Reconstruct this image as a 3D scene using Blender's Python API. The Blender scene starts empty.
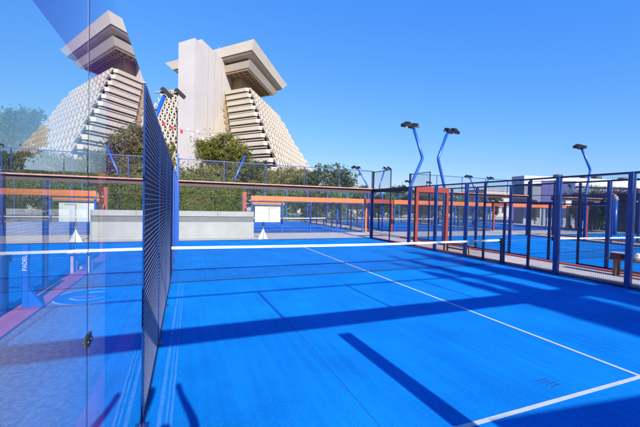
import bpy, math, random
from mathutils import Vector, Matrix, Quaternion
R = math.radians
S = bpy.context.scene
COL = S.collection
rnd = random.Random(7)
ALB = .62          # base colours below were noted under a dimmer sun; one factor brings all of them to their real albedo

# ------------------------------------------------------------------ materials
def nt(m):
    m.use_nodes = True
    n = m.node_tree
    return n, n.nodes, n.links

def mat(name, col, rough=0.6, var=0.12, scale=4.0, bump=0.0, bscale=40.0, metal=0.0, col2=None, spec=0.5, coat=0.0, detail=6, trans=0.0):
    """principled paint whose base colour wanders with object-space noise"""
    K = ALB
    col = tuple(c*K for c in col); col2 = tuple(c*K for c in col2) if col2 else None
    m = bpy.data.materials.new(name)
    n, N, L = nt(m)
    b = N['Principled BSDF']
    b.inputs['Roughness'].default_value = rough
    b.inputs['Metallic'].default_value = metal
    b.inputs['Specular IOR Level'].default_value = spec
    b.inputs['Coat Weight'].default_value = coat
    tc = N.new('ShaderNodeTexCoord')
    ns = N.new('ShaderNodeTexNoise'); ns.inputs['Scale'].default_value = scale; ns.inputs['Detail'].default_value = detail
    L.new(tc.outputs['Object'], ns.inputs['Vector'])
    rp = N.new('ShaderNodeValToRGB')
    rp.color_ramp.elements[0].position = 0.3; rp.color_ramp.elements[1].position = 0.7
    c2 = col2 if col2 else tuple(min(1, c*(1+var)) for c in col)
    c1 = col if col2 else tuple(c*(1-var) for c in col)
    rp.color_ramp.elements[0].color = (*c1, 1); rp.color_ramp.elements[1].color = (*c2, 1)
    L.new(ns.outputs['Fac'], rp.inputs['Fac']); L.new(rp.outputs['Color'], b.inputs['Base Color'])
    if bump:
        n2 = N.new('ShaderNodeTexNoise'); n2.inputs['Scale'].default_value = bscale; n2.inputs['Detail'].default_value = 4
        L.new(tc.outputs['Object'], n2.inputs['Vector'])
        bp = N.new('ShaderNodeBump'); bp.inputs['Strength'].default_value = bump; bp.inputs['Distance'].default_value = 0.02
        L.new(n2.outputs['Fac'], bp.inputs['Height']); L.new(bp.outputs['Normal'], b.inputs['Normal'])
    return m

def turf(name, col, shade2):
    """synthetic turf: pile speckle, broad wear, sand left in the pile"""
    m = bpy.data.materials.new(name); n, N, L = nt(m); b = N['Principled BSDF']
    b.inputs['Roughness'].default_value = 0.9; b.inputs['Specular IOR Level'].default_value = 0.05
    tc = N.new('ShaderNodeTexCoord')
    a = N.new('ShaderNodeTexNoise'); a.inputs['Scale'].default_value = 0.9; a.inputs['Detail'].default_value = 5
    f = N.new('ShaderNodeTexNoise'); f.inputs['Scale'].default_value = 130; f.inputs['Detail'].default_value = 3
    mp = N.new('ShaderNodeMapping'); mp.inputs['Scale'].default_value = (9, .35, 1)
    st = N.new('ShaderNodeTexNoise'); st.inputs['Scale'].default_value = 1.3; st.inputs['Detail'].default_value = 4
    L.new(tc.outputs['Object'], mp.inputs['Vector']); L.new(mp.outputs['Vector'], st.inputs['Vector'])
    L.new(tc.outputs['Object'], a.inputs['Vector']); L.new(tc.outputs['Object'], f.inputs['Vector'])
    ad = N.new('ShaderNodeMath'); ad.operation = 'MULTIPLY_ADD'; ad.inputs[1].default_value = .35
    L.new(a.outputs['Fac'], ad.inputs[0])
    m2 = N.new('ShaderNodeMath'); m2.operation = 'MULTIPLY_ADD'; m2.inputs[1].default_value = .45
    L.new(f.outputs['Fac'], m2.inputs[0])
    m3 = N.new('ShaderNodeMath'); m3.operation = 'MULTIPLY'; m3.inputs[1].default_value = .2
    L.new(st.outputs['Fac'], m3.inputs[0]); L.new(m3.outputs[0], m2.inputs[2]); L.new(m2.outputs[0], ad.inputs[2])
    rp = N.new('ShaderNodeValToRGB'); rp.color_ramp.elements[0].position = .40; rp.color_ramp.elements[1].position = .61
    rp.color_ramp.elements[0].color = (*col, 1); rp.color_ramp.elements[1].color = (*shade2, 1)
    L.new(ad.outputs[0], rp.inputs['Fac'])
    sp = N.new('ShaderNodeTexNoise'); sp.inputs['Scale'].default_value = 34; sp.inputs['Detail'].default_value = 2
    L.new(tc.outputs['Object'], sp.inputs['Vector'])
    sr = N.new('ShaderNodeMapRange'); sr.inputs[1].default_value = .66; sr.inputs[2].default_value = .76; sr.inputs[4].default_value = .4
    L.new(sp.outputs['Fac'], sr.inputs[0])
    mx = N.new('ShaderNodeMixRGB'); mx.inputs[2].default_value = (.06, .24, .52, 1)
    L.new(sr.outputs[0], mx.inputs[0]); L.new(rp.outputs['Color'], mx.inputs[1]); L.new(mx.outputs[0], b.inputs['Base Color'])
    bp = N.new('ShaderNodeBump'); bp.inputs['Strength'].default_value = .35; bp.inputs['Distance'].default_value = .01
    L.new(f.outputs['Fac'], bp.inputs['Height']); L.new(bp.outputs['Normal'], b.inputs['Normal'])
    return m

def glass(name, tint, gain=1.6, dust=0.03):
    """pane: mirror by Fresnel over a tinted see-through body with a little dust"""
    m = bpy.data.materials.new(name); n, N, L = nt(m)
    N.remove(N['Principled BSDF']); out = N['Material Output']
    fr = N.new('ShaderNodeFresnel'); fr.inputs['IOR'].default_value = 1.5
    gm = N.new('ShaderNodeNewGeometry')
    iv = N.new('ShaderNodeMath'); iv.operation = 'SUBTRACT'; iv.inputs[0].default_value = 1; L.new(gm.outputs['Backfacing'], iv.inputs[1])
    g1 = N.new('ShaderNodeMath'); g1.operation = 'MULTIPLY'; g1.inputs[1].default_value = gain; g1.use_clamp = True
    L.new(fr.outputs[0], g1.inputs[0])
    mn = N.new('ShaderNodeMath'); mn.operation = 'MINIMUM'; mn.inputs[1].default_value = .90; L.new(g1.outputs[0], mn.inputs[0]); g1 = mn
    g2 = N.new('ShaderNodeMath'); g2.operation = 'MULTIPLY'; L.new(g1.outputs[0], g2.inputs[0]); L.new(iv.outputs[0], g2.inputs[1])
    tr = N.new('ShaderNodeBsdfTransparent'); tr.inputs[0].default_value = (*tint, 1)
    df = N.new('ShaderNodeBsdfDiffuse'); df.inputs[0].default_value = (.6, .62, .65, 1)
    tc = N.new('ShaderNodeTexCoord'); ns = N.new('ShaderNodeTexNoise'); ns.inputs['Scale'].default_value = 3; ns.inputs['Detail'].default_value = 7
    L.new(tc.outputs['Object'], ns.inputs['Vector'])
    dm = N.new('ShaderNodeMath'); dm.operation = 'MULTIPLY'; dm.inputs[1].default_value = dust*2; L.new(ns.outputs['Fac'], dm.inputs[0])
    mx0 = N.new('ShaderNodeMixShader'); L.new(dm.outputs[0], mx0.inputs[0]); L.new(tr.outputs[0], mx0.inputs[1]); L.new(df.outputs[0], mx0.inputs[2])
    gl = N.new('ShaderNodeBsdfGlossy'); gl.inputs['Roughness'].default_value = 0; gl.inputs[0].default_value = (.97, .98, 1, 1)
    mx = N.new('ShaderNodeMixShader'); L.new(g2.outputs[0], mx.inputs[0]); L.new(mx0.outputs[0], mx.inputs[1]); L.new(gl.outputs[0], mx.inputs[2])
    L.new(mx.outputs[0], out.inputs['Surface'])
    return m

def leaf(name, c1, c2, scale=.9):
    m = mat(name, c1, .55, col2=c2, scale=scale, detail=3, spec=.25)
    n, N, L = nt(m); b = N['Principled BSDF']
    tl = N.new('ShaderNodeBsdfTranslucent'); tl.inputs[0].default_value = (c2[0]*1.3, c2[1]*1.4, c2[2]*.8, 1)
    mx = N.new('ShaderNodeMixShader'); mx.inputs[0].default_value = .25
    L.new(b.outputs[0], mx.inputs[1]); L.new(tl.outputs[0], mx.inputs[2]); L.new(mx.outputs[0], N['Material Output'].inputs['Surface'])
    return m

M = dict(
    turf=turf('blue_turf', (.0014, .128, .43), (.0034, .205, .63)),
    turf_far=turf('far_turf', (.004, .115, .43), (.007, .15, .52)),
    line=mat('line_paint', (.74, .76, .78), .7, .08, 6, .2, 90),
    concrete=mat('paving', (.60, .52, .49), .8, col2=(.74, .65, .62), scale=2.2, bump=.25, bscale=60),
    sandy=mat('open_ground', (.30, .27, .22), .9, col2=(.40, .36, .30), scale=.3),
    grey=mat('grey_screed', (.17, .17, .17), .85, col2=(.36, .355, .35), scale=16, bump=.5, bscale=60, detail=12),
    pink=mat('pink_kerb', (.62, .125, .12), .75, .14, 5, .2, 70),
    blue=mat('blue_paint', (.010, .105, .52), .35, .10, 3, coat=.2),
    postblue=mat('fence_post_paint', (.006, .068, .33), .35, .14, 3, coat=.2),
    navy=mat('navy_paint', (.008, .022, .13), .4, .15, 3, coat=.1),
    wire=mat('coated_wire', (.008, .022, .11), .5, .12, 6),
    wirelit=mat('bright_wire', (.55, .62, .85), .4, .12, 6),  # horizontals of the near left mesh; sunlight on them put into the colour
    wire2=mat('grey_blue_wire', (.02, .055, .17), .45, .12, 6),
    netm=mat('net_cord', (.010, .014, .03), .8, .1, 8),
    white=mat('white_vinyl', (.80, .80, .80), .5, .04, 6),
    orange=mat('orange_paint', (.74, .17, .045), .45, .10, 2),
    red=mat('red_paint', (.36, .046, .026), .45, .14, 2),
    brown=mat('brown_steel', (.060, .026, .022), .6, .2, 3),  # web of the end beams; shade under the flange put into the brown
    rust=mat('salmon_flange', (.50, .24, .18), .6, .2, 3),  # flange of the same beams, coloured as their sunlit edge
    steel=mat('brushed_steel', (.22, .22, .24), .35, .1, 20, metal=.8),
    dark=mat('black_plastic', (.012, .012, .016), .4, .2, 8),
    lens=mat('lamp_lens', (.10, .10, .13), .25, .3, 30),
    wood=mat('bench_wood', (.34, .17, .075), .6, col2=(.46, .25, .12), scale=7),
    palew=mat('pale_wood', (.62, .50, .45), .6, .1, 7),
    planter=mat('planter_render', (.37, .365, .365), .8, col2=(.47, .46, .455), scale=1.1, bump=.15),
    stripe=mat('grey_band', (.20, .20, .21), .8, .1, 3),
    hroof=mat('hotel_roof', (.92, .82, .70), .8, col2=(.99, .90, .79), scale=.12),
    hwhite=mat('hotel_white', (.62, .575, .565), .8, col2=(.68, .635, .625), scale=.12),
    hlat=mat('hotel_lattice', (.55, .475, .385), .8, col2=(.65, .57, .475), scale=.15),
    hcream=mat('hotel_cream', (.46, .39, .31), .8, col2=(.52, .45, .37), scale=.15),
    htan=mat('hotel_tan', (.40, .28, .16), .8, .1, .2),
    hdark=mat('hotel_recess', (.085, .062, .050), .7, .3, .6),  # dark base puts deep shade into the hotel's gaps and lattice holes
    hglass=mat('hotel_window', (.035, .04, .05), .2, .3, .8),
    bark=mat('bark', (.10, .07, .05), .9, .25, 6, .4, 20),
    leaf1=leaf('olive_leaf', (.105, .115, .022), (.25, .23, .05)),
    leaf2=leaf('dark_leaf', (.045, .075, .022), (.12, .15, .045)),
    leaf3=leaf('hedge_leaf', (.085, .135, .028), (.215, .26, .07), 2.2),
    leaf4=leaf('lawn_green_leaf', (.07, .16, .05), (.16, .28, .10), .7),
    pinkfl=leaf('bougainvillea', (.12, .030, .038), (.20, .075, .05), 1.5),
    booth=mat('booth_white', (.72, .72, .70), .6, .05, 2),
    panel=mat('violet_panel', (.075, .085, .30), .3, .15, .6),
    bld=mat('far_wall', (.56, .53, .52), .8, .08, .3),
    bld2=mat('far_wall_blue', (.22, .25, .34), .7, .15, .4),
    greenp=mat('green_paint', (.02, .22, .16), .5, .1, 3),
    redflag=mat('red_cloth', (.55, .02, .03), .8, .1, 3),
    whiteflag=mat('white_cloth', (.65, .62, .60), .8, .1, 3),
    cratered=mat('red_carton', (.42, .055, .03), .6, .15, 6),
    bag=mat('white_bag', (.72, .72, .76), .4, .08, 20),
    emblue=mat('emblem_blue', (.02, .17, .55), .7, .1, 6),
    scuff=mat('scuffed_pile', (.004, .10, .42), .9, .3, 40),
    sand=mat('sand_in_turf', (.012, .24, .80), .95, col2=(.05, .33, .92), scale=16),  # paler turf blue, painted as sun thrown down by the glass
    glass=glass('pane', (.92, .93, .96), 2.2, .02),
    film=glass('violet_film', (.55, .13, .72), 0.0, .03),
    glassf=glass('far_pane', (.96, .98, .98), .45, .004),
    skin=mat('skin', (.45, .27, .19), .6, .05, 6),
    cloth=mat('dark_cloth', (.03, .03, .05), .9, .2, 8),
)

# ------------------------------------------------------------------ mesh helpers
class MB:
    def __init__(s): s.v = []; s.f = []; s.mi = []; s.cur = 0
    def add(s, vs, fs):
        o = len(s.v); s.v += [tuple(p) for p in vs]
        for f in fs: s.f.append(tuple(o+i for i in f)); s.mi.append(s.cur)
        return s
    def box(s, x0, x1, y0, y1, z0, z1):
        return s.add([(x0,y0,z0),(x1,y0,z0),(x1,y1,z0),(x0,y1,z0),(x0,y0,z1),(x1,y0,z1),(x1,y1,z1),(x0,y1,z1)],
                     [(0,3,2,1),(4,5,6,7),(0,1,5,4),(1,2,6,5),(2,3,7,6),(3,0,4,7)])
    def bev(s, x0, x1, y0, y1, z0, z1, b=.01):
        """upright post with chamfered vertical edges"""
        p = [(x0+b,y0),(x1-b,y0),(x1,y0+b),(x1,y1-b),(x1-b,y1),(x0+b,y1),(x0,y1-b),(x0,y0+b)]
        return s.prism(p, z0, z1)
    def prism(s, poly, z0, z1, poly2=None):
        n = len(poly); q = poly2 or poly
        vs = [(x,y,z0) for x,y in poly]+[(x,y,z1) for x,y in q]
        fs = [tuple(range(n-1,-1,-1)), tuple(range(n,2*n))]+[(i,(i+1)%n,n+(i+1)%n,n+i) for i in range(n)]
        return s.add(vs, fs)
    def bar(s, p, q, w, h=None, up=(0,0,1)):
        h = h or w
        p = Vector(p); q = Vector(q); d = (q-p).normalized(); u = Vector(up)
        if abs(d.dot(u)) > .99: u = Vector((0,1,0))
        r = d.cross(u).normalized(); u = r.cross(d)
        vs = []
        for c in (p, q):
            for a, b in ((-1,-1),(1,-1),(1,1),(-1,1)): vs.append(c+r*(a*w/2)+u*(b*h/2))
        return s.add(vs, [(0,3,2,1),(4,5,6,7),(0,1,5,4),(1,2,6,5),(2,3,7,6),(3,0,4,7)])
    def tube(s, pts, rads, n=10, cap=True):
        pts = [Vector(p) for p in pts]
        if not isinstance(rads, (list, tuple)): rads = [rads]*len(pts)
        vs = []; 
        for i, p in enumerate(pts):
            d = (pts[min(i+1,len(pts)-1)]-pts[max(i-1,0)]).normalized()
            a = d.cross(Vector((.123,.97,.2))).normalized(); b = d.cross(a)
            for k in range(n):
                t = 2*math.pi*k/n; vs.append(p+(a*math.cos(t)+b*math.sin(t))*rads[i])
        fs = [(i*n+k, i*n+(k+1)%n, (i+1)*n+(k+1)%n, (i+1)*n+k) for i in range(len(pts)-1) for k in range(n)]
        if cap: fs += [tuple(range(n-1,-1,-1)), tuple(range((len(pts)-1)*n, len(pts)*n))]
        return s.add(vs, fs)
    def mesh(s, name, mats, smooth=False):
        me = bpy.data.meshes.new(name); me.from_pydata(s.v, [], s.f)
        if not isinstance(mats, (list, tuple)): mats = [mats]
        for m in mats: me.materials.append(m)
        if len(mats) > 1: me.polygons.foreach_set('material_index', s.mi)
        if smooth: me.polygons.foreach_set('use_smooth', [True]*len(me.polygons))
        me.update(); return me
    def build(s, name, mats, parent=None, smooth=False, loc=None):
        o = bpy.data.objects.new(name, s.mesh(name, mats, smooth)); COL.objects.link(o)
        if parent: o.parent = parent
        if loc: o.location = loc
        return o

def tag(o, label, cat, group=None):
    o['label'] = label; o['category'] = cat
    if group: o['group'] = group
    return o
def thing(name, label, cat, loc=(0,0,0), group=None, rz=0):
    o = bpy.data.objects.new(name, None); COL.objects.link(o); o.location = loc; o.rotation_euler = (0,0,rz)
    o.empty_display_size = .2
    return tag(o, label, cat, group)
def struct(o): o['kind'] = 'structure'; return o
def stuff(o): o['kind'] = 'stuff'; return o
def sheet(name, m, x0, x1, y0, y1, z):
    return struct(MB().add([(x0,y0,z),(x1,y0,z),(x1,y1,z),(x0,y1,z)], [(0,1,2,3)]).build(name, m))
def children(o): return [c for c in COL.objects if c.parent == o]
def copy_tree(o, parent=None):
    c = o.copy(); COL.objects.link(c); c.parent = parent
    for ch in children(o): copy_tree(ch, c)
    return c
def text_obj(name, txt, size, m, parent, loc, rot, ext=.002):
    cu = bpy.data.curves.new(name, 'FONT'); cu.body = txt; cu.size = size; cu.extrude = ext; cu.align_x = 'CENTER'; cu.align_y = 'CENTER'
    t = bpy.data.objects.new('tmp_text', cu); COL.objects.link(t)
    bpy.context.view_layer.update()
    me = bpy.data.meshes.new_from_object(t.evaluated_get(bpy.context.evaluated_depsgraph_get()))
    bpy.data.objects.remove(t); me.materials.clear(); me.materials.append(m)
    o = bpy.data.objects.new(name, me); COL.objects.link(o); o.parent = parent; o.location = loc; o.rotation_euler = rot
    return o

# ------------------------------------------------------------------ ground
sheet('ground', M['sandy'], -600, 600, -300, 900, -.012)
sheet('pavement', M['concrete'], -60, 62, -40, 60, -.004)
def court_floor(name, x0, x1, y0, y1, m): return sheet(name, M[m], x0, x1, y0, y1, .004)
court_floor('court_floor', -5.5, 5.5, -9.4, 9.42, 'turf')
court_floor('court_floor', 8.2, 19.2, -9.4, 9.42, 'turf')
court_floor('court_floor', 21.9, 32.9, -9.4, 9.42, 'turf')
court_floor('court_floor', -18.95, -7.95, -9.4, 9.42, 'turf')
court_floor('court_floor', -1.05, 7.4, 13.9, 28, 'turf_far')
court_floor('court_floor', 9.9, 20.4, 13.9, 28, 'turf_far')
court_floor('court_floor', 23.0, 34.5, 13.9, 28, 'turf_far')
sheet('aisle_floor', M['grey'], -7.6, -5.56, -14, 9.4, .002)
def lines(x0, x1, yn, hl, w=.05):
    xm = (x0+x1)/2; z = .008
    b = MB()
    for (a,c,d,e) in ((x0+.06, x1-.06, yn-hl-w, yn-hl), (x0+.06, x1-.06, yn+hl, yn+hl+w), (xm-w/2, xm+w/2, yn-hl+.0005, yn+hl-.0005)):
        b.add([(a,d,z),(c,d,z),(c,e,z),(a,e,z)], [(0,1,2,3)])
    struct(b.build('court_lines', M['line']))
lines(-5.5, 5.5, 0, 6.62, .055)
lines(8.2, 19.2, 0, 6.62); lines(21.9, 32.9, 0, 6.62); lines(-18.95, -7.95, -1.3, 6.2)
lines(-1.05, 7.4, 20.6, 5.6); lines(9.9, 20.4, 20.6, 5.6); lines(23, 34.5, 20.6, 5.6)
# seams between turf rolls, sunlight off the side glass painted as pale streaks, a scuff in the pile
b = MB()
for x in (-3.5,): b.add([(x-.0022,-9.3,.0062),(x+.0022,-9.3,.0062),(x+.0035,-1,.0062),(x-.0035,-1,.0062)], [(0,1,2,3)])
struct(b.build('turf_seams', M['scuff']))
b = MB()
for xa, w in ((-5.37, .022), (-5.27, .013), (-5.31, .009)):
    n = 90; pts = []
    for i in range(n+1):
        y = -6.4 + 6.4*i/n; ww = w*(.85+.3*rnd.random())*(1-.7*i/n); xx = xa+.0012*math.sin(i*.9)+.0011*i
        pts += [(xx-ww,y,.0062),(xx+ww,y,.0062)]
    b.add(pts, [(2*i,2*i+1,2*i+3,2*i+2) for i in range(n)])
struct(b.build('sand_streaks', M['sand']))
b = MB()
for k in range(4):
    x, y, l = -1.36+.02*k, -6.30-.045*k, .22-.05*(k % 2)
    b.add([(x,y,.0065),(x+l*.5,y-.006,.0065),(x+l,y+.004,.0065),(x+l*.9,y+.016,.0065),(x+l*.5,y+.012,.0065),(x+.02,y+.009,.0065)], [(0,1,2,3,4,5)])
struct(b.build('scuff_mark', M['scuff']))
# aisles: paving slabs' edges and the pink kerbs
for x0, x1 in ((-7.95,-7.55), (-6.02,-5.62), (5.62,5.9), (7.78,8.12), (19.3,19.6), (21.5,21.85)):
    bb = MB().box(x0, x1, -12, 9.6, -.004, .045); struct(bb.build('kerb', M['pink']))

# ------------------------------------------------------------------ fences
_pc = {}
def wires(w, h, sp, t):
    k = (round(w,3), round(h,3), sp, t)
    if k not in _pc:
        b = MB(); nx = max(1, round(w/sp)); nz = max(1, round(h/sp)); q = t/2
        tri = ((-q,-q),(q,-q),(0,q))
        for i in range(nx+1):
            x = w*i/nx
            b.add([(x+a,c,0) for a,c in tri]+[(x+a,c,h) for a,c in tri], [(0,1,4,3),(1,2,5,4),(2,0,3,5)])
        b.cur = 1
        for i in range(nz+1):
            z = h*i/nz
            b.add([(0,c-q*2,z+a) for a,c in tri]+[(w,c-q*2,z+a) for a,c in tri], [(0,1,4,3),(1,2,5,4),(2,0,3,5)])
        _pc[k] = b
    return _pc[k]
_pm = {}
def mesh_panel(parent, u0, u1, z0, z1, sp=.05, t=.0034, m='wire', name='mesh_panel', m2=None):
    w, h = u1-u0, z1-z0; k = (round(w,3), round(h,3), sp, t, m, m2)
    if k not in _pm: _pm[k] = wires(w, h, sp, t).mesh(name, [M[m], M[m2 or m]])
    o = bpy.data.objects.new(name, _pm[k]); COL.objects.link(o); o.parent = parent; o.location = (u0,0,z0); return o
def post(parent, u, h, w=.12, d=.14, m='postblue', z0=0, name='post'):
    b = MB().bev(u-w/2, u+w/2, -d/2, d/2, z0, h, .012)
    b.box(u-w/2-.004, u+w/2+.004, -d/2-.004, d/2+.004, h, h+.012)
    if z0 == 0: b.box(u-w/2-.05, u+w/2+.05, -d/2-.05, d/2+.05, .004, .016)
    return b.build(name, M[m], parent)
def rail(parent, u0, u1, z, w=.05, m='navy', y=.0, name='rail'):
    return MB().box(u0, u1, y-w/2, y+w/2, z-w/2, z+w/2).build(name, M[m], parent)
def pane(parent, u0, u1, z0, z1, m='glassf'):
    return MB().box(u0, u1, -.006, .006, z0, z1).build('glass_panel', M[m], parent)
# local u runs along the fence; rz=90deg puts u on world +Y, with local +y on world -X
def side_fence(label, X, posts, panels, rails, y0=0, name='side_fence', sp=.05, t=.0034, group=None, m='wire'):
    o = thing(name, label, 'fence', (X, 0, 0), group, R(90))
    for p in posts: post(o, *p[:2], **(p[2] if len(p) > 2 else {}))
    for p in panels: mesh_panel(o, *p, sp=sp, t=t, m=m)
    for r in rails: rail(o, *r)
    return o

def std_posts(ys, h=3.0, **k): return [(y, h, k) for y in ys]
def bays(ys, z0, z1, g=.06): return [(a+g, b-g, z0, z1) for a, b in zip(ys, ys[1:])]

# right side fence of our court
ysR = [-9.34, -7.45, -5.6, -3.74, -1.88]
P = std_posts(ysR, 3.0, w=.12, d=.15) + [(-.95, 3.0, dict(w=.07, d=.09, m='navy')), (.9, 3.0, dict(w=.07, d=.09, m='navy')),
     (0, 2.22, dict(w=.08, d=.08, m='navy')), (1.82, 3.0), (3.66, 3.0), (5.62, 3.0), (7.42, 4.06, dict(w=.05, d=.06, m='navy')), (9.34, 4.1, dict(w=.09, d=.09, m='navy'))]
pn = bays(ysR, .06, 2.96) + [(-1.82,-.99,.06,2.18), (-1.82,-.99,2.26,2.96), (-.91,-.04,2.26,2.96), (.04,.86,2.26,2.96), (.94,1.76,.06,2.96), (1.88,3.6,.06,2.96), (3.72,5.56,.06,2.96),
     (5.68,7.39,.06,2.96), (7.45,9.29,.06,2.96), (7.45,9.29,3.06,4.02)]
rl = [(-9.34,9.34,3.0,.055), (-9.34,-.99,.035,.05), (.9,9.34,.035,.05), (-1.88,.9,2.22,.05), (7.42,9.34,4.05,.04), (-.99,.9,.03,.03)]
side_fence('blue post and wire fence along the right side of the main court', 5.56, P, pn, rl)
# beam over its far two bays
b = MB().box(5.7, 9.3, -.03, .02, 2.80, 2.97); o_ = [o for o in COL.objects if o.name.startswith('side_fence')][0]
b.build('beam', M['brown'], o_)
# left neighbour fence line of the right-hand court
def twin_fence(label, X, group=None, sp=.05, net0=.1):
    ys = [-9.34, -7.4, -5.55, -3.65, -1.79]
    ys2 = [1.98, 3.88, 5.6]
    P = std_posts(ys, 3.03, w=.1, d=.13) + std_posts(ys2, 3.03, w=.1, d=.12) + [(-.86,3.03,dict(w=.07,d=.08,m='navy')), (net0+.12,2.22,dict(w=.09,d=.09,m='navy')),
        (1.05,3.03,dict(w=.07,d=.08,m='navy')), (7.42,4.08,dict(w=.06,d=.06,m='navy')), (9.34,4.1,dict(w=.1,d=.1,m='navy'))]
    pn = bays(ys, .06, 3.0) + [(-1.73,-.9,.06,2.18), (-1.73,-.9,2.26,3.0), (-.82,1.01,2.26,3.0), (1.09,1.92,.06,3.0), (2.04,3.82,.06,3.0), (3.94,5.54,.06,3.0), (5.66,7.38,.06,3.0), (7.46,9.28,.06,3.0), (7.46,9.28,3.08,4.04)]
    rl = [(-9.34,9.34,3.03,.055), (-9.34,-.86,.035,.06), (1.05,9.34,.035,.06), (-1.79,1.05,2.22,.05), (7.42,9.34,4.07,.04)]
    o = side_fence(label, X, P, pn, rl, sp=sp, group=group)
    return o
twin_fence('blue wire fence of the next court, behind the wooden benches', 8.26)
twin_fence('far side fence of the next court on the right', 19.14, sp=.07)
twin_fence('side fence of the outermost right court, third fence back', 21.96, sp=.07)
twin_fence('outermost wire fence at the right edge of the court complex', 32.9, sp=.1)
o = thing('side_fence', 'blue fence beyond the left glass, behind the pink kerb', 'fence', (-8.02, 0, 0), None, R(90))
ysN = [-5.6, -3.7, -1.75, .2, 2.1, 4.0, 5.9, 7.6, 9.34]
for y in ysN: post(o, y, 2.4, .1, .1, 'blue' if y > 5 else 'navy')
for a, c in zip(ysN, ysN[1:]): mesh_panel(o, a+.06, c-.06, .06, 2.0, .06)
rail(o, -5.6, 9.34, .03, .05)

# left side: glass bays then wire mesh up to and past the net
lw = thing('side_wall', 'glass panes and blue mesh side wall at the near left edge of the court', 'court wall', (-5.5, 0, 0), None, R(90))
for (a, c) in ((-9.34, -7.506), (-7.494, -5.735)):
    p = MB().add([(a,-.006,.02),(c,-.006,.02),(c,.006,.02),(a,.006,.02),(a,-.006,3),(c,-.006,3),(c,.006,3),(a,.006,3)],
        [(0,1,5,4),(2,3,7,6),(4,5,6,7),(0,3,2,1)]).build('glass_panel', M['glass'], lw)
    f = MB()
    if c < -7.4: f.box(a, c, .0085, .0105, 2.48, 2.998)
    else: f.prism([(a,.0085),(c,.0085),(c,.0105),(a,.0105)], 2.48, 2.998); f.box(-7.12, c, .0085, .0105, .022, 2.479)
    f.build('tint_film', M['film'], p)
MB().box(-7.503, -7.497, -.0055, -.001, .02, 3.0).build('joint_seal', M['dark'], lw)
for z in (1.47, .25):
    b = MB(); b.box(-7.535,-7.465,-.011,-.0065,z-.022,z+.022)
    for uu in (-7.52,-7.48): b.tube([(uu,-.016,z),(uu,-.0112,z)], .009, 10)
    b.build('glass_clamp', M['dark'], lw)
ysL = [-5.70, -3.80, -1.90, -.04]
for y in ysL: post(lw, y, 3.0, .014 if y < -5 else .035, .025, 'postblue')
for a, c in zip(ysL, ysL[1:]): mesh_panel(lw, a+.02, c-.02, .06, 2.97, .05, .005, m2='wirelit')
ysL2 = [1.9, 3.8, 5.7, 7.5, 9.34]
for y in ysL2: post(lw, y, 4.1 if y > 7 else 3.0, .08, .08, 'blue')
for a, c in zip([-.04]+ysL2, ysL2): mesh_panel(lw, a+.05, c-.05, .06, 2.97)
mesh_panel(lw, 7.55, 9.3, 3.05, 4.05)
rail(lw, -5.7, 9.34, 3.0, .03, 'postblue'); rail(lw, -5.7, 9.34, .03, .05, 'navy'); rail(lw, 7.5, 9.34, 4.08, .04, 'navy')

# end walls: glass below a flanged steel beam, mesh above it
def end_wall(label, x0, x1, Y, n=5, glassm='glassf', top=4.1, sp=.08, zb=2.78, zt=3.0, beam='brown', fl='rust', mesh=True, name='end_wall', post_m='blue', corner=True):
    o = thing(name, label, 'court wall', (x0, Y, 0))
    w = (x1-x0)/n
    for i in range(n+1):
        if i in (0, n): post(o, i*w, zb, .1, .09, post_m)
        if top: post(o, i*w, top, .04, .05, 'postblue', z0=zt+.07)
        if i < n:
            pane(o, i*w+.006, (i+1)*w-.006, .04, zb-.02, glassm)
            if mesh and top: mesh_panel(o, i*w+.03, (i+1)*w-.03, zt+.08, top-.03, sp, .0036, 'wire2')
    MB().box(-.05, x1-x0+.05, -.02, .03, zb+.001, zt).build('beam', M[beam], o)
    MB().box(-.06, x1-x0+.06, -.19, .12, zt+.001, zt+.06).build('flange', M[fl], o)
    if top: rail(o, 0, x1-x0, top+.02, .035, 'postblue')
    rail(o, .05, x1-x0-.05, .02, .035, 'navy')
    return o
end_wall('glass end wall with brown beam behind the net of the main court', -5.5, 5.5, 9.42)
end_wall('glass end wall with brown beam closing the next court to the right', 8.3, 19.1, 9.42)
end_wall('glass end wall with brown beam of the outermost right court', 22.0, 32.8, 9.42)
end_wall('glass end wall with brown beam of the court beyond the left glass', -18.9, -8.06, 9.42)
end_wall('near end wall of the main court beside the camera', -5.5, 5.5, -9.42, mesh=False, top=4.05)
# second row of courts: orange beams at their near ends
def row2(label, x0, x1, n): return end_wall(label, x0, x1, 13.8, n, top=None, zb=2.12, zt=2.16, beam='navy', fl='navy', name='end_wall')
def orange_end(label, x0, x1, n):
    o = thing('end_wall', label, 'court wall', (x0, 13.8, 0)); w = (x1-x0)/n
    for i in range(n+1):
        post(o, i*w, 2.18, .1, .1, 'blue')
        if i < n: pane(o, i*w+.06, (i+1)*w-.06, .04, 2.1, 'glassf')
    MB().box(-.06, x1-x0+.06, -.06, .06, 2.182, 2.5).build('beam', M['orange'], o)
    rail(o, .05, x1-x0-.05, 2.13, .07, 'navy', y=.0)
    rail(o, .05, x1-x0-.05, .02, .035, 'navy')
    return o
orange_end('orange beamed end wall in front of the white booth', -1.05, 7.3, 4)
orange_end('orange beamed end wall behind the two tall lamp poles', 10.1, 20.2, 5)
orange_end('orange beamed end wall farthest right, seen through the right fence', 23.0, 34.4, 5)
def far_side(label, X, top=2.9):
    ys = [13.95+1.95*i for i in range(8)]
    o = thing('side_fence', label, 'fence', (X, 0, 0), None, R(90))
    for y in ys: post(o, y, top, .1, .1, 'navy')
    for a, c in zip(ys, ys[1:]): mesh_panel(o, a+.05, c-.05, .06, top-.05, .1, .005, 'wire2')
    rail(o, ys[0], ys[-1], top-.02, .05); rail(o, ys[0], ys[-1], .03, .05)
    return o
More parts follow.
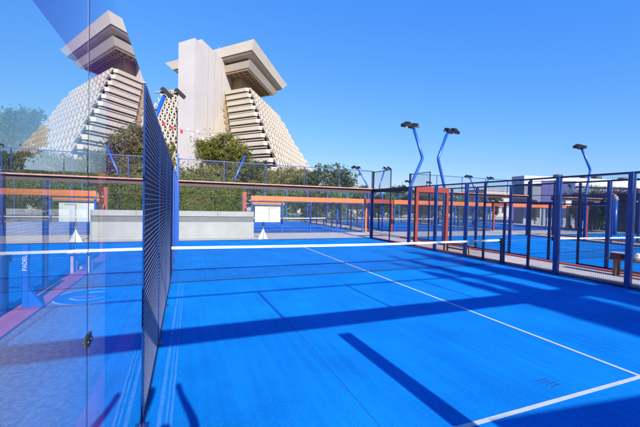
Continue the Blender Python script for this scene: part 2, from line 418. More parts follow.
far_side('navy side fence right of the booth court, running away behind the orange post', 7.4, 2.15)
far_side('navy side fence behind the red post, left edge of the middle far court', 10.0, 2.15)
far_side('navy side fence between the middle and right far courts', 20.4, 2.15)
far_side('navy side fence at the left of the farthest right court', 23.0, 2.15)
o = thing('end_fence', 'tall blue wire fence at the very back, in front of the trees', 'fence', (-12, 28.3, 0))
for i in range(20): post(o, i*2.5, 3.6, .09, .09, 'blue')
for i in range(19): mesh_panel(o, i*2.5+.05, i*2.5+2.45, .1, 3.55, .12, .006, 'wire2')
rail(o, 0, 47.5, 3.58, .05, 'blue'); rail(o, 0, 47.5, .05, .05)

# ------------------------------------------------------------------ portal arches over the aisles
def arch(label, x0, x1, Y, zt, mp, mb, m2=None, w=.15, th=.28):
    o = thing('portal_arch', label, 'arch', (x0, Y, 0))
    MB().bev(-w/2, w/2, -w/2, w/2, 0, zt-th-.001, .012).build('post', M[mp], o)
    MB().bev(x1-x0-w/2, x1-x0+w/2, -w/2, w/2, 0, zt-th-.001, .012).build('post', M[m2 or mp], o)
    MB().box(-w/2, x1-x0+w/2, -w/2-.004, w/2+.004, zt-th, zt).build('beam', M[mb], o)
    return o
arch('brick red portal over the right aisle between two tall bent lamp poles', 5.72, 7.66, 5.3, 3.03, 'red', 'red')
arch('red portal in the far right aisle, beside the lone lamp pole', 19.3, 21.8, 5.4, 2.45, 'red', 'navy', th=.12)
arch('red portal in the left aisle, seen through the glass', -8.0, -5.75, 5.4, 3.0, 'red', 'red')
arch('orange and red portal right of the booth court, beyond the end wall', 7.55, 9.85, 13.75, 2.5, 'orange', 'red', 'red', th=.3)
arch('red portal in the second row between middle and right courts', 20.55, 22.8, 13.75, 2.5, 'red', 'red')
arch('dark red portal between the clipped hedge and the white booth', -3.9, -1.26, 15.75, 2.79, 'red', 'red', w=.3)

# ------------------------------------------------------------------ nets
def net(label, x0, x1, Y, h=.90, hc=.86, sp=.045, band=.062, posts=(-1,1), t=.003):
    o = thing('court_net', label, 'net', ((x0+x1)/2, Y, 0)); L_ = (x1-x0)/2
    zz = lambda x: hc+(h-hc)*(abs(x)/L_)**1.5
    b = MB(); n = int(2*L_/sp); q = t/2
    for i in range(n+1):
        x = -L_+2*L_*i/n; b.add([(x-q,0,.02),(x+q,0,.02),(x+q,0,zz(x)-band),(x-q,0,zz(x)-band),(x,q*1.7,.02),(x,q*1.7,zz(x)-band)], [(0,1,2,3),(1,4,5,2),(4,0,3,5)])
    m_ = int(h/sp)
    segs = 12
    for k in range(m_):
        for i in range(segs):
            xa, xb = -L_+2*L_*i/segs, -L_+2*L_*(i+1)/segs
            za, zb = .02+(zz(xa)-band-.02)*k/m_, .02+(zz(xb)-band-.02)*k/m_
            b.add([(xa,0,za-q),(xb,0,zb-q),(xb,0,zb+q),(xa,0,za+q),(xa,q*1.7,za),(xb,q*1.7,zb)], [(0,1,2,3),(3,2,5,4),(4,5,1,0)])
    b.build('net_mesh', M['netm'], o)
    b = MB()
    N_ = 24
    for i in range(N_):
        xa, xb = -L_+2*L_*i/N_, -L_+2*L_*(i+1)/N_
        b.add([(xa,-.012,zz(xa)-band),(xb,-.012,zz(xb)-band),(xb,-.012,zz(xb)),(xa,-.012,zz(xa)),(xa,.014,zz(xa)-band),(xb,.014,zz(xb)-band),(xb,.014,zz(xb)),(xa,.014,zz(xa))],
              [(0,1,2,3),(5,4,7,6),(3,2,6,7),(4,5,1,0)])
    band_o = b.build('top_band', M['white'], o)
    b = MB(); b.tube([(-L_,0,.025),(L_,0,.025)], .008, 6); b.build('bottom_cord', M['netm'], o)
    if posts:
        for s in posts:
            q_ = MB().bev(s*L_-.04, s*L_+.04, -.04, .04, .004, h+.03, .01).build('net_post', M['navy'], o)
            MB().box(s*L_-.09, s*L_+.07, -.07, .07, h-.12, h+.02).build('winch', M['dark'], q_)
    return o, band_o
n1, band1 = net('long white-banded net across the main blue court', -5.46, 5.46, 0, posts=(1,))
for i, (x, w) in enumerate(((-4.62,.16),(-4.44,.12),(-4.25,.18),(-3.95,.15),(-3.77,.1),(-3.60,.17))):   # print on the tape, too small to read in the photo
    MB().box(x-w/2, x+w/2, -.0145, -.0125, .840, .856).build('printed_mark', M['wirelit'], band1)
net('net of the next court on the right, beyond the aisle', 8.42, 19.0, .1, sp=.06, t=.004)
net('net of the outermost right court', 22.1, 32.7, .1, sp=.08, t=.005)
net('net of the court beyond the left glass and pink kerb', -18.8, -8.12, -1.35, .98, .93, sp=.06, t=.004)
net('net of the far court by the white booth', -.9, 7.2, 20.6, .78, .74, sp=.09, t=.006)
net('net of the middle far court in the second row', 10.1, 20.2, 20.6, .78, .74, sp=.09, t=.006)
# padded post protector with lettering in the left aisle
o = thing('post_pad', 'blue padded net post lettered PADEL on the pink kerb behind the left glass', 'post', (-7.8, -1.42, .045))
MB().bev(-.05, .05, -.05, .05, 0, 1.12, .015).build('pad', M['blue'], o)
MB().add([(.051,-.045,0),(.051,.045,0),(.26,.045,0),(.26,-.045,0),(.051,-.045,.34),(.051,.045,.34),(.24,.045,.05),(.24,-.045,.05)],
         [(3,2,1,0),(4,7,6,5)[::-1],(0,4,5,1),(2,3,7,6),(3,0,4,7),(1,2,6,5)]).build('foot', M['blue'], o)
text_obj('lettering', 'PADEL', .095, M['white'], o, (0,-.0535,.80), (R(90),R(-90),0))

# ------------------------------------------------------------------ bent floodlight poles
def lamp_pole(label, base, bend, top, side, group='bent floodlight poles', tilt=28, rad=.075, hs=1.0):
    o = thing('lamp_pole', label, 'lamp', base, group)
    B = Vector(base); k = Vector(bend)-B; t = Vector(top)-B
    low = Vector((0,0,min(3.05, k.z*.66)))
    b = MB()
    def sm(a, c, d, r=.12):
        a, c, d = map(Vector, (a,c,d)); u = (a-c).normalized()*r; v = (d-c).normalized()*r
        return [c+u, c+u*.35+v*.35*.3, c+v*.35+u*.35*.3, c+v]
    pts = [Vector((0,0,0))]+sm((0,0,0), low, k)+sm(low, k, t)+[t]
    b.tube(pts, rad, 12); b.build('pole', M['blue'], o, True)
    MB().box(-.14,.14,-.14,.14,.004,.03).build('base_plate', M['blue'], o)
    bx = Vector((side*.16, 0, .06))
    MB().bar(t+Vector((-side*.30,-.05,.0))*hs+Vector((0,0,.07)), t+Vector((side*.62,.05,.14))*hs, .07*hs, .05*hs).build('cross_bar', M['dark'], o)
    for j, off in enumerate((.06, .50)):
        c = t+Vector((side*off*hs, -.03, .10+.03*j))
        h = MB(); q = .2*hs
        h.box(-q, q, -q*.85, q*.85, -.05*hs, .05*hs)
        for i in range(5): h.box(-q*.9, q*.9, -q*.8+i*q*.4, -q*.72+i*q*.4, .0505*hs, .085*hs)
        hd = h.build('floodlight', M['dark'], o)
        hd.location = c; hd.rotation_euler = (R(18), R(side*tilt), R(8*side))
        l = MB()
        for ix in range(3):
            for iy in range(2): l.box(-q*.9+ix*q*.61, -q*.9+ix*q*.61+q*.55, -q*.75+iy*q*.78, -q*.75+iy*q*.78+q*.7, -.056*hs, -.0505*hs)
        l.build('lens', M['lens'], hd)
    return o
lamp_pole('left one of the two tall blue bent lamp poles at the red portal', (5.6,5.72,0), (6.18,5.5,4.5), (5.58,5.5,5.98), -1)
lamp_pole('right one of the two tall blue bent lamp poles at the red portal', (7.86,5.72,0), (7.25,5.6,4.58), (7.82,5.6,5.98), 1)
lamp_pole('lone tall blue lamp pole before the pink flowering canopy', (19.17,5.4,0), (19.52,5.4,4.66), (18.6,5.4,5.95), -1)
lamp_pole('blue lamp pole leaning over the near left mesh wall, before the hotel', (-5.9,5.5,0), (-6.5,5.5,4.5), (-5.95,5.5,6.05), 1, hs=1.1, tilt=40)
lamp_pole('small distant lamp pole left of the orange post', (8.05,14.2,0), (7.85,14.2,3.6), (7.05,14.2,4.75), -1, rad=.055, hs=.8)
lamp_pole('small distant lamp pole above the dark red post', (9.3,14.2,0), (8.95,14.2,3.5), (9.38,14.2,4.85), 1, rad=.055, hs=.8)
lamp_pole('small distant lamp pole left of the pair beyond the middle court', (18.75,14.2,0), (18.7,14.2,3.7), (18.15,14.2,4.62), -1, rad=.055, hs=.85)
lamp_pole('small distant lamp pole right of the pair beyond the middle court', (20.3,14.2,0), (20.0,14.2,3.6), (20.25,14.2,4.6), 1, rad=.055, hs=.85)
lamp_pole('blue bent lamp pole in front of the dark hedge tree, left of the white booth', (-1.6,14.4,0), (-2.08,14.4,3.63), (-1.45,14.4,5.2), 1, rad=.06, hs=.7)
lamp_pole('tiny lamp pole on the skyline just left of the tall left pole', (30.7,40,0), (31.3,40,4.9), (30.6,40,6.2), -1, rad=.08, hs=1.3)
lamp_pole('tiny lamp pole on the skyline between the two tall poles', (34.3,40,0), (33.7,40,4.9), (34.3,40,6.2), 1, rad=.08, hs=1.3)

# ------------------------------------------------------------------ planter, hedge, booth, benches, odds and ends
o = thing('planter_wall', 'long pale planter wall with a grey band behind the end glass', 'wall', (-1.45, 10.85, 0))
for i, (a, c) in enumerate(((0,-2.02),(-2.03,-4.3),(-4.31,-7.2),(-7.21,-10.4),(-10.41,-14))):
    MB().box(c, a, 0, .25, 1.21, 1.5).build('coping_slab', M['planter'], o)
MB().box(-14, 0, .06, .24, .9, 1.209).build('band', M['stripe'], o)
MB().box(-14, 0, -.02, .25, .16, .899).build('wall_face', M['planter'], o)
MB().box(-14, .004, -.05, .25, 0, .159).build('plinth', M['planter'], o)
MB().box(-14, 0, .251, 4.6, 0, 1.4).build('soil_box', M['planter'], o)
struct(MB().box(-30, -1.6, 14, 24, 0, .02).build('planting_bed', M['sandy']))

def leaf_quads(pts, size, r, sq=.6):
    b = MB()
    for p in pts:
        s = size*(.6+.8*r.random())
        a = Vector((r.gauss(0,1), r.gauss(0,1), r.gauss(0,1))).normalized()
        t = a.cross(Vector((r.gauss(0,1), r.gauss(0,1), r.gauss(0,1)))).normalized(); w = a.cross(t)*sq
        P = Vector(p); b.add([P-t*s, P-w*s*.6+t*s*.1, P+t*s, P+w*s*.6+t*s*.1], [(0,1,2,3)])
    return b
def crown_pts(c, rad, nclump, nleaf, r, spread=.22, hollow=.45):
    out = []
    for i in range(nclump):
        while True:
            d = Vector((r.uniform(-1,1), r.uniform(-1,1), r.uniform(-1,1)))
            if hollow < d.length < 1: break
        cc = Vector((c[0]+d.x*rad[0], c[1]+d.y*rad[1], c[2]+d.z*rad[2])); sc = spread*(.5+.9*r.random())
        for k in range(nleaf):
            out.append((cc.x+r.gauss(0,sc*rad[0]*.55), cc.y+r.gauss(0,sc*rad[1]*.55), cc.z+r.gauss(0,sc*rad[2]*.5)))
    return out
def tree(label, x, y, h, rx, rz, m, seed, name='tree', nc=120, nl=34, ls=.16, trunk=.16, limbs=7, ry=None, group=None, spread=.24, cat='tree', hollow=.4):
    r = random.Random(seed); ry = ry or rx
    o = thing(name, label, cat, (x,y,0), group)
    cz = h-rz
    b = MB()
    top = Vector((r.uniform(-.2,.2)*rx, r.uniform(-.2,.2)*ry, cz))
    b.tube([(0,0,0),(top.x*.3,top.y*.3,cz*.45),top,(top.x,top.y,cz+rz*.5)], [trunk,trunk*.8,trunk*.6,trunk*.2], 8)
    pts = []
    for i in range(limbs):
        a = 2*math.pi*(i+r.random()*.6)/limbs; e = r.uniform(-.2,.8)
        tip = Vector((math.cos(a)*rx*.75, math.sin(a)*ry*.75, cz+e*rz*.75)); st = Vector((top.x*.5, top.y*.5, cz*(.45+.4*r.random())))
        mid = (st+tip)/2+Vector((0,0,.15*rz)); b.tube([st,mid,tip], [trunk*.45,trunk*.3,trunk*.1], 6)
        for k in range(3):   # leafy lobes at limb tips make the outline uneven
            pts += crown_pts(tip+Vector((r.uniform(-.2,.2)*rx, r.uniform(-.2,.2)*ry, r.uniform(-.15,.25)*rz)), (rx*.32, ry*.32, rz*.30), max(3,nc//(limbs*5)), nl, r, .4, 0)
    b.build('trunk', M['bark'], o, True)
    pts += crown_pts((0,0,cz), (rx,ry,rz), nc, nl, r, spread, hollow)
    pts = [p for p in pts if p[2] > .1]
    leaf_quads(pts, ls, r).build('crown', M[m], o)
    return o
def hedge(label, x0, x1, y0, y1, z0, z1, m, seed, n, ls=.07, round_r=.4, name='hedge'):
    r = random.Random(seed)
    o = thing(name, label, 'hedge', ((x0+x1)/2, (y0+y1)/2, z0)); hx, hy, h = (x1-x0)/2, (y1-y0)/2, z1-z0
    pts = []
    fr = [hx*2*h, hx*2*h*.35, hy*2*h, hy*2*h, hx*hy*4]; tot = sum(fr)
    for i in range(n):
        u = r.random()*tot; k = 0
        while u > fr[k]: u -= fr[k]; k += 1
        a, c = r.uniform(-1,1), r.random()
        lump = .05*math.sin(a*hx*3.1+1.3*seed)+.04*math.sin(a*hx*7.7+c*5)
        dpt = abs(r.gauss(0,.05))
        if k == 0: p = [a*hx, -hy-lump+dpt, c*h]
        elif k == 1: p = [a*hx, hy+lump-dpt, c*h]
        elif k == 2: p = [-hx+dpt, a*hy, c*h]
        elif k == 3: p = [hx+lump-dpt, a*hy, c*h]
        else: p = [a*hx, r.uniform(-1,1)*hy, h+lump-dpt]
        ex = max(0, abs(p[0])-(hx-round_r)); ez = max(0, p[2]-(h-round_r))
        d = math.hypot(ex, ez)
        if d > round_r: p[0] -= math.copysign(ex*(1-round_r/d), p[0]); p[2] -= ez*(1-round_r/d)
        pts.append(p)
    b = leaf_quads(pts, ls, r, .75); 
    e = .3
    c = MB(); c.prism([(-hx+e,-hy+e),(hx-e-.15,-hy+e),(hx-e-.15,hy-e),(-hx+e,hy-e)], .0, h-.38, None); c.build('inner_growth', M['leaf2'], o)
    b.build('foliage', M[m], o)
    return o
hedge('dense clipped hedge box growing above the pale planter wall', -14, -1.79, 13.0, 15.0, 1.38, 3.46, 'leaf3', 3, 60000, .046)
tree('light green loose shrub behind the clipped hedge, at its left', -6.2, 16.6, 4.7, 2.1, 1.25, 'leaf1', 11, 'shrub', 70, 30, .12, .07, ry=1.2, cat='shrub')
tree('light green loose shrub behind the middle of the clipped hedge', -3.4, 16.8, 4.5, 2.0, 1.15, 'leaf1', 12, 'shrub', 70, 30, .12, .07, ry=1.2, cat='shrub')
tree('big spreading olive green tree right in front of the white hotel tower', -.4, 40, 11.4, 3.5, 3.3, 'leaf1', 21, nc=220, nl=60, ls=.15, trunk=.3, limbs=11)
tree('round yellow green tree left of the white hotel tower, above the mesh wall', -9.0, 40, 9.6, 2.6, 3.0, 'leaf1', 22, nc=150, nl=56, ls=.15, trunk=.22)
tree('dark tree behind the big olive green tree, lower right of it', 4.6, 44, 8.4, 2.8, 2.6, 'leaf2', 23, nc=150, nl=56, ls=.16, trunk=.22)
tree('wide olive green tree at the foot of the latticed hotel slope', 8.6, 40, 7.4, 4.6, 2.6, 'leaf1', 24, nc=170, nl=60, ls=.15, trunk=.22)
tree('sparse tree with ragged top right of the hotel slope', 14.2, 35, 7.75, 3.2, 2.6, 'leaf2', 25, nc=90, nl=30, ls=.2, trunk=.2, spread=.18)
tree('tall feathery tree beyond the left glass, at the left picture edge', -26.2, 50, 14.2, 2.6, 3.2, 'leaf2', 71, nc=120, nl=40, ls=.24, trunk=.3)
tree('rounded dark tree beyond the left glass, below the feathery one', -30.5, 50, 11.6, 4.2, 4.0, 'leaf2', 72, nc=140, nl=44, ls=.24, trunk=.3)
tree('low tree left of the sparse ragged one', 10.9, 37, 5.6, 2.2, 1.9, 'leaf2', 26, nc=70, nl=34, ls=.18)
tree('small bushy tree between the small distant lamps', 20.5, 38, 5.0, 1.7, 1.7, 'leaf2', 27, nc=60, nl=32, ls=.17)
tree('small bushy tree just right of the portal, far beyond the courts', 29.5, 42, 5.6, 1.8, 1.9, 'leaf2', 28, nc=60, nl=32, ls=.18)
for i, (x, y, h, w, mm, lb) in enumerate([
    (-1.6,30.5,4.6,3.0,'leaf2','dark bushy tree behind the white booth on its left'), (5.6,32,4.2,2.6,'leaf4','bright green bush right of the white booth'),
    (9.6,31,3.9,2.4,'leaf2','dark bush behind the far end fence, left of the orange post'), (13.3,32,3.8,2.6,'leaf4','bright green bush behind the orange post'),
    (17.5,31,4.0,2.6,'leaf2','dark bush seen between the orange and red portals'), (21.6,32.5,3.9,2.6,'leaf4','bright green bush behind the red portal posts'),
    (25.8,31,4.2,2.7,'leaf2','dark bush between the two tall lamp poles'), (30.5,33,4.2,3.0,'leaf2','dark bush right of the two tall lamp poles'),
    (35.8,33,4.4,3.0,'leaf4','bright green bush left of the violet hoarding'), (41.5,34,4.4,3.0,'leaf2','dark bush below the violet hoarding')]):
    tree(lb, x, y, h, w, h*.48, mm, 40+i, 'bush', 70, 36, .17, .1, cat='bush', ry=1.6)
tree('green tree under the pink flowering canopy by the white sign box', 33.6, 13.3, 4.3, 1.9, 2.0, 'leaf4', 61, nc=80, nl=36, ls=.15, trunk=.12, limbs=6)

o = thing('booth', 'small white flat roofed booth with orange trimmed roof behind the far court', 'booth', (3.1, 27.2, 0))
MB().box(-1.38,1.38,0,2.2,0,1.80).build('wall', M['booth'], o)
MB().box(-1.7,1.75,-.25,2.4,1.801,1.92).build('roof', M['stripe'], o)
MB().box(-1.72,1.77,-.29,-.251,1.93,2.12).build('roof_trim', M['orange'], o)
MB().box(.1,1.0,-.02,-.001,1.50,1.56).build('door_frame', M['stripe'], o)
MB().box(.1,.16,-.02,-.001,.05,1.499).build('door_edge', M['stripe'], o)

def bench(label, x, y0, y1, m, h=.45, w=.36, group=None, name='bench'):
    o = thing(name, label, 'bench', (x, (y0+y1)/2, 0), group); l = (y1-y0)/2
    for k in range(3): MB().box(-w/2+k*w/3+.01, -w/2+(k+1)*w/3-.01, -l, l, h-.035, h).build('slat', M[m], o)
    for s in (-1,1):
        for q in (-1,1): MB().bev(q*(w/2-.07)-.035, q*(w/2-.07)+.035, s*(l-.22)-.035, s*(l-.22)+.035, .004, h-.036, .006).build('leg', M[m], o)
    MB().box(-.03,.03,-l+.26,l-.26,.14,.2).build('stretcher', M[m], o)
    return o
bench('wooden bench in the right aisle carrying the red carton', 7.42, -4.35, -2.3, 'wood', .52, .34)
bench('long orange wooden bench beyond the net, against the right fence', 6.1, 2.0, 3.75, 'wood', .42, .32)
bench('pale bench on the pink kerb behind the left glass', -7.75, 1.55, 2.3, 'palew', .62, .5)
o = thing('carton', 'red carton with white lid on the wooden bench end', 'box', (7.42, -2.62, .52))
MB().box(-.14,.14,-.22,.22,.001,.17).build('body', M['cratered'], o)
MB().box(-.15,.15,-.23,.23,.171,.20).build('lid', M['white'], o)
MB().box(-.145,-.1405,-.19,-.06,.04,.14).build('printed_side', M['dark'], o)
MB().box(-.09,.10,-.2255,-.2205,.03,.14).build('printed_end', M['dark'], o)
r = random.Random(5); b = MB(); nn = 12
for i in range(7):
    z = .24*i/6; rr = .12*math.sin(math.pi*(.18+.76*i/6))**.6
    b.v += [(math.cos(2*math.pi*k/nn)*rr*(1+r.uniform(-.22,.22)), math.sin(2*math.pi*k/nn)*rr*1.1*(1+r.uniform(-.22,.22)), z+r.uniform(-.012,.012)*(i>0)) for k in range(nn)]
b.f = [(i*nn+k, i*nn+(k+1)%nn, (i+1)*nn+(k+1)%nn, (i+1)*nn+k) for i in range(6) for k in range(nn)]+[tuple(range(6*nn,7*nn)), tuple(range(nn-1,-1,-1))]; b.mi = [0]*len(b.f)
tag(b.build('plastic_bag', M['bag'], loc=(7.42,-3.05,.521)), 'crumpled white plastic bag on the bench next to the red carton', 'bag')

# white folding A-frame with a dark pole outside the end glass
o = thing('folding_stand', 'white A shaped folding stand with a dark pole outside the end glass', 'stand', (-1.08, 9.95, 0))
for s in (-1,1):
    MB().add([(0,s*.03-.012,.62),(0,s*.03+.012,.62),(-.02+s*.30,s*.1+.012,0),(-.02+s*.30,s*.1-.012,0),(s*.05,s*.1+.012,0),(s*.05,s*.1-.012,0)],
             [(0,3,5),(1,4,2),(0,1,2,3),(0,5,4,1),(3,2,4,5)]).build('panel', M['white'], o)
b = MB(); b.tube([(.0,.0,.05),(.0,.0,.72)], .02, 8); b.build('pole', M['stripe'], o)
MB().bev(-.05,.05,-.05,.05,.721,.96,.02).build('grip', M['dark'], o)

# painted emblem on the paving of the left aisle
o = thing('floor_emblem', 'round blue emblem with white ring painted on the grey paving behind the glass', 'emblem', (-6.98, -.72, .004))
def ring(r0, r1, z, a0=0, a1=360, n=64, sx=1, sy=1):
    b = MB(); 
    for i in range(n+1):
        t = R(a0+(a1-a0)*i/n); b.v += [(math.cos(t)*r0*sx, math.sin(t)*r0*sy, z), (math.cos(t)*r1*sx, math.sin(t)*r1*sy, z)]
    b.f = [(2*i,2*i+1,2*i+3,2*i+2) for i in range(n)]; b.mi = [0]*n; return b
ring(.0, .60, .0015).build('disc', M['emblue'], o)
ring(.601, .645, .0015).build('ring', M['line'], o)
ring(.30, .36, .004, 200, 330).build('swoosh', M['line'], o)
MB().add([(-.3,-.08,.004),(.12,-.14,.004),(.16,-.02,.004),(-.26,.02,.004)], [(0,1,2,3)]).build('red_mark', M['pink'], o)
MB().add([(-.12,.25,.004),(.32,.22,.004),(.36,.34,.004),(-.05,.36,.004)], [(0,1,2,3)]).build('white_mark', M['line'], o)

# ------------------------------------------------------------------ right background
def wall_run(name, label, cat, p, q, z0, z1, d, m, parent=None):
    p = Vector((*p,0)); q = Vector((*q,0)); u = (q-p).normalized(); n = Vector((-u.y,u.x,0))
    if n.y < 0: n = -n
    return MB().prism([(p.x,p.y),(q.x,q.y),((q+n*d).x,(q+n*d).y),((p+n*d).x,(p+n*d).y)], z0, z1), u, n
o = thing('clubhouse', 'long low white building with flat white roof beyond the right courts', 'building', (0,0,0))
b, u, n = wall_run('', '', '', (37.6,24.0), (62,20.0), 0, 5.4, 2, 'bld'); b.build('wall', M['bld2'], o)
b, _, _ = wall_run('', '', '', (37.0,23.6), (63,19.3), 5.401, 6.5, 2.2, 'bld'); b.build('roof', M['booth'], o)
for k in range(7):
    c = Vector((37.6,24.0,0))+u*(1.2+k*2.2)-n*.03
    e = c+u*1.5
    w = MB().prism([(c.x,c.y),(e.x,e.y),((e+n*.028).x,(e+n*.028).y),((c+n*.028).x,(c+n*.028).y)], .9, 2.6).build('window', M['hglass'], o)
    for t in (0,.72,1.44):
        c2 = c+u*t-n*.02; e2 = c2+u*.06
        MB().prism([(c2.x,c2.y),(e2.x,e2.y),((e2+n*.018).x,(e2+n*.018).y),((c2+n*.018).x,(c2+n*.018).y)], .9, 2.6).build('mullion', M['bld'], w)
for t_, w_ in ((6.5,1.0),(11,.8),(13.2,1.2),(18,1.0)):
    c = Vector((37.0,23.6,0))+u*t_+n*1.0
    MB().bev(c.x-w_/2,c.x+w_/2,c.y-.4,c.y+.4,6.501,6.95,.04).build('air_conditioner', M['steel'], o)
o = thing('pergola', 'dark canopy under pink flowering creeper in front of the white building', 'canopy', (0,0,0))
b, u, n = wall_run('', '', '', (34.6,15.6), (33.0,5.0), 3.0, 3.5, 3.2, 'dark'); b.build('roof', M['hdark'], o)
for t in (.2,3.6,7.0,10.2):
    c = Vector((34.6,15.6,0))+u*t; MB().bev(c.x-.08,c.x+.08,c.y-.08,c.y+.08,0,2.999,.01).build('post', M['hdark'], o)
b, u, n = wall_run('', '', '', (36.2,15.2), (34.7,5.0), .0, 2.9, .3, 'bld2'); b.build('back_wall', M['bld2'], o)
for k in range(4):
    c = Vector((36.2,15.2,0))+u*(1.0+k*2.3); MB().prism([(c.x-.02,c.y),((c+u*1.3).x-.02,(c+u*1.3).y),((c+u*1.3).x-.06,(c+u*1.3).y),(c.x-.06,c.y)], .4, 1.5).build('window', M['hglass'], o)
r = random.Random(77); pts = []
for i in range(150):
    t = r.uniform(-.3, 10.8); c = Vector((34.4,15.6,3.55))+u*t+n*abs(r.gauss(0,.5)); c.x -= .1
    for k in range(24): pts.append((c.x+r.gauss(0,.22), c.y+r.gauss(0,.22), c.z+abs(r.gauss(0,.26))-.12))
tag(leaf_quads(pts, .11, r).build('flowering_creeper', M['pinkfl']), 'pink flowering creeper spilling over the dark canopy edge', 'creeper')
o = thing('hoarding', 'violet blue hoarding panel on posts behind the right fence', 'hoarding', (38.0, 19.7, 0), None, R(-25))
MB().box(-2.0,2.0,0,.12,3.0,5.5).build('panel', M['panel'], o)
for x in (-1.7,1.7): MB().box(x-.07,x+.07,.13,.27,0,5.5).build('post', M['navy'], o)
MB().box(-2.1,2.1,-.03,.15,5.501,5.6).build('frame', M['navy'], o); MB().box(-2.1,2.1,-.03,.15,2.9,2.999).build('frame', M['navy'], o)
o = thing('lamp_post', 'green lamp post standing between the hoarding and the pink canopy', 'lamp', (33.4, 15.4, 0))
b = MB(); b.tube([(0,0,0),(0,0,4.5)], [.13,.10], 10); b.build('pole', M['greenp'], o, True)
MB().bev(-.18,.18,-.18,.18,4.501,4.8,.03).build('lantern', M['greenp'], o); MB().box(-.22,.22,-.22,.22,0,.35).build('base', M['greenp'], o)
o = thing('sign_box', 'small white sign box above the orange beam end, beside the lone lamp pole', 'sign', (29.3, 13.0, 0))
MB().box(-.42,.42,-.1,.1,2.45,3.25).build('face', M['white'], o); MB().box(-.05,.05,-.05,.05,0,2.449).build('post', M['navy'], o)
o = thing('vent_pipe', 'blue pipe with hooked pale top in front of the dark canopy', 'pipe', (28.3, 8.5, 0))
b = MB(); b.tube([(0,0,0),(0,0,2.9)], .17, 12); b.build('pipe', M['blue'], o, True)
b = MB(); b.tube([(0,0,2.901),(0,0,3.15),(-.1,.1,3.32),(-.28,.26,3.36)], [.17,.17,.165,.16], 12); b.build('hook', M['bld'], o, True)
# pale low buildings and walls far beyond the second row
for i, (x, y, w, h, lb) in enumerate([(22,62,9,4.4,'small pale flat roofed house far behind the small lamps'), (36,64,12,4.2,'pale low house far behind the red portal'),
     (52,60,14,4.8,'wide pale low block far behind the right fence'), (66,52,10,6.2,'pale two storey block far behind the hoarding')]):
    o = thing('house', lb, 'building', (x, y, 0))
    MB().box(-w/2,w/2,0,6,0,h).build('wall', M['bld'], o); MB().box(-w/2-.2,w/2+.2,-.2,6.2,h+.001,h+.3).build('roof', M['planter'], o)
    for k in range(int(w//2.4)):
        MB().box(-w/2+.7+k*2.4,-w/2+1.9+k*2.4,-.03,-.002,1.0,2.5).build('window', M['hglass'], o)

# ------------------------------------------------------------------ hotel
H = thing('hotel', 'white stepped pyramid hotel with latticed slopes and overhanging roof deck', 'hotel', (0,0,0))
A = Vector((16.74,113.67)); va = Vector((.50685,.86203)); vb = Vector((-.64242,.76636)); bis = Vector((-.08297,.99655))
def ab(s, t): p = A+va*s+vb*t; return (p.x,p.y)
def inset(e, er=None, el=None): er = 46.5-(2*e+.6 if er is None else er); el = 47.5-(2*e+.6 if el is None else el); return [ab(e,e),ab(er,e),ab(er,el),ab(e,el)]
U1 = inset(0,0,0)
MB().prism(inset(1.5), 57.2, 60, U1).build('roof_deck', M['hroof'], H)
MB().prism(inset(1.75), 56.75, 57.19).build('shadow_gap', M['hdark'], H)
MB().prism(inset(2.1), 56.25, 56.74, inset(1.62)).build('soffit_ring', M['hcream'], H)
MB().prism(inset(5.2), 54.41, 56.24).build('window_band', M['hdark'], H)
MB().prism(inset(4.4), 52.6, 54.4, inset(2.75)).build('lower_deck', M['hroof'], H)
# pylon and its long flank
cp = Vector((-2.9,109.34))
def cpp(s, t): p = cp+va*s+vb*t; return (p.x,p.y)
for (s_, t_, h_) in ((7,9,3.2),(9,13,2.2),(5,20,4.0),(12,6,1.8)):
    p = ab(s_, t_); MB().tube([(*p,60.001),(*p,60+h_)], [.16,.06], 6).build('mast', M['hcream'], H)
for s_ in (9.5, 14.5, 20.5):
    p, q = cpp(s_,.39), cpp(s_+.22,.39); p2, q2 = cpp(s_,.36), cpp(s_+.22,.36); MB().prism([p2,q2,q,p], 0, 56).build('wall_joint', M['hcream'], H)
# coffers under the lower deck: ribs crossing both ways
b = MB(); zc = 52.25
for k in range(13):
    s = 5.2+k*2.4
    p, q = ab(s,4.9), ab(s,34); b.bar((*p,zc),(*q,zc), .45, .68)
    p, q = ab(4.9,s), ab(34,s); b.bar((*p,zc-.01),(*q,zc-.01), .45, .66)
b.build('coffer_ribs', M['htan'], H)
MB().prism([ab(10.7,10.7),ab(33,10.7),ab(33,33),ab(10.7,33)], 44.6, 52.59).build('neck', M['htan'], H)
MB().prism([cpp(0,0),cpp(4.3,0),cpp(4.3,7.7),cpp(0,7.7)], 0, 54.6).build('pylon', M['hwhite'], H)
MB().prism([cpp(4.9,.4),cpp(30,.4),cpp(30,7.4),cpp(4.9,7.4)], 0, 56.6).build('pylon_flank', M['hwhite'], H)
MB().prism([cpp(4.301,.9),cpp(4.899,.9),cpp(4.899,7),cpp(4.301,7)], 0, 54.2).build('pylon_joint', M['hcream'], H)
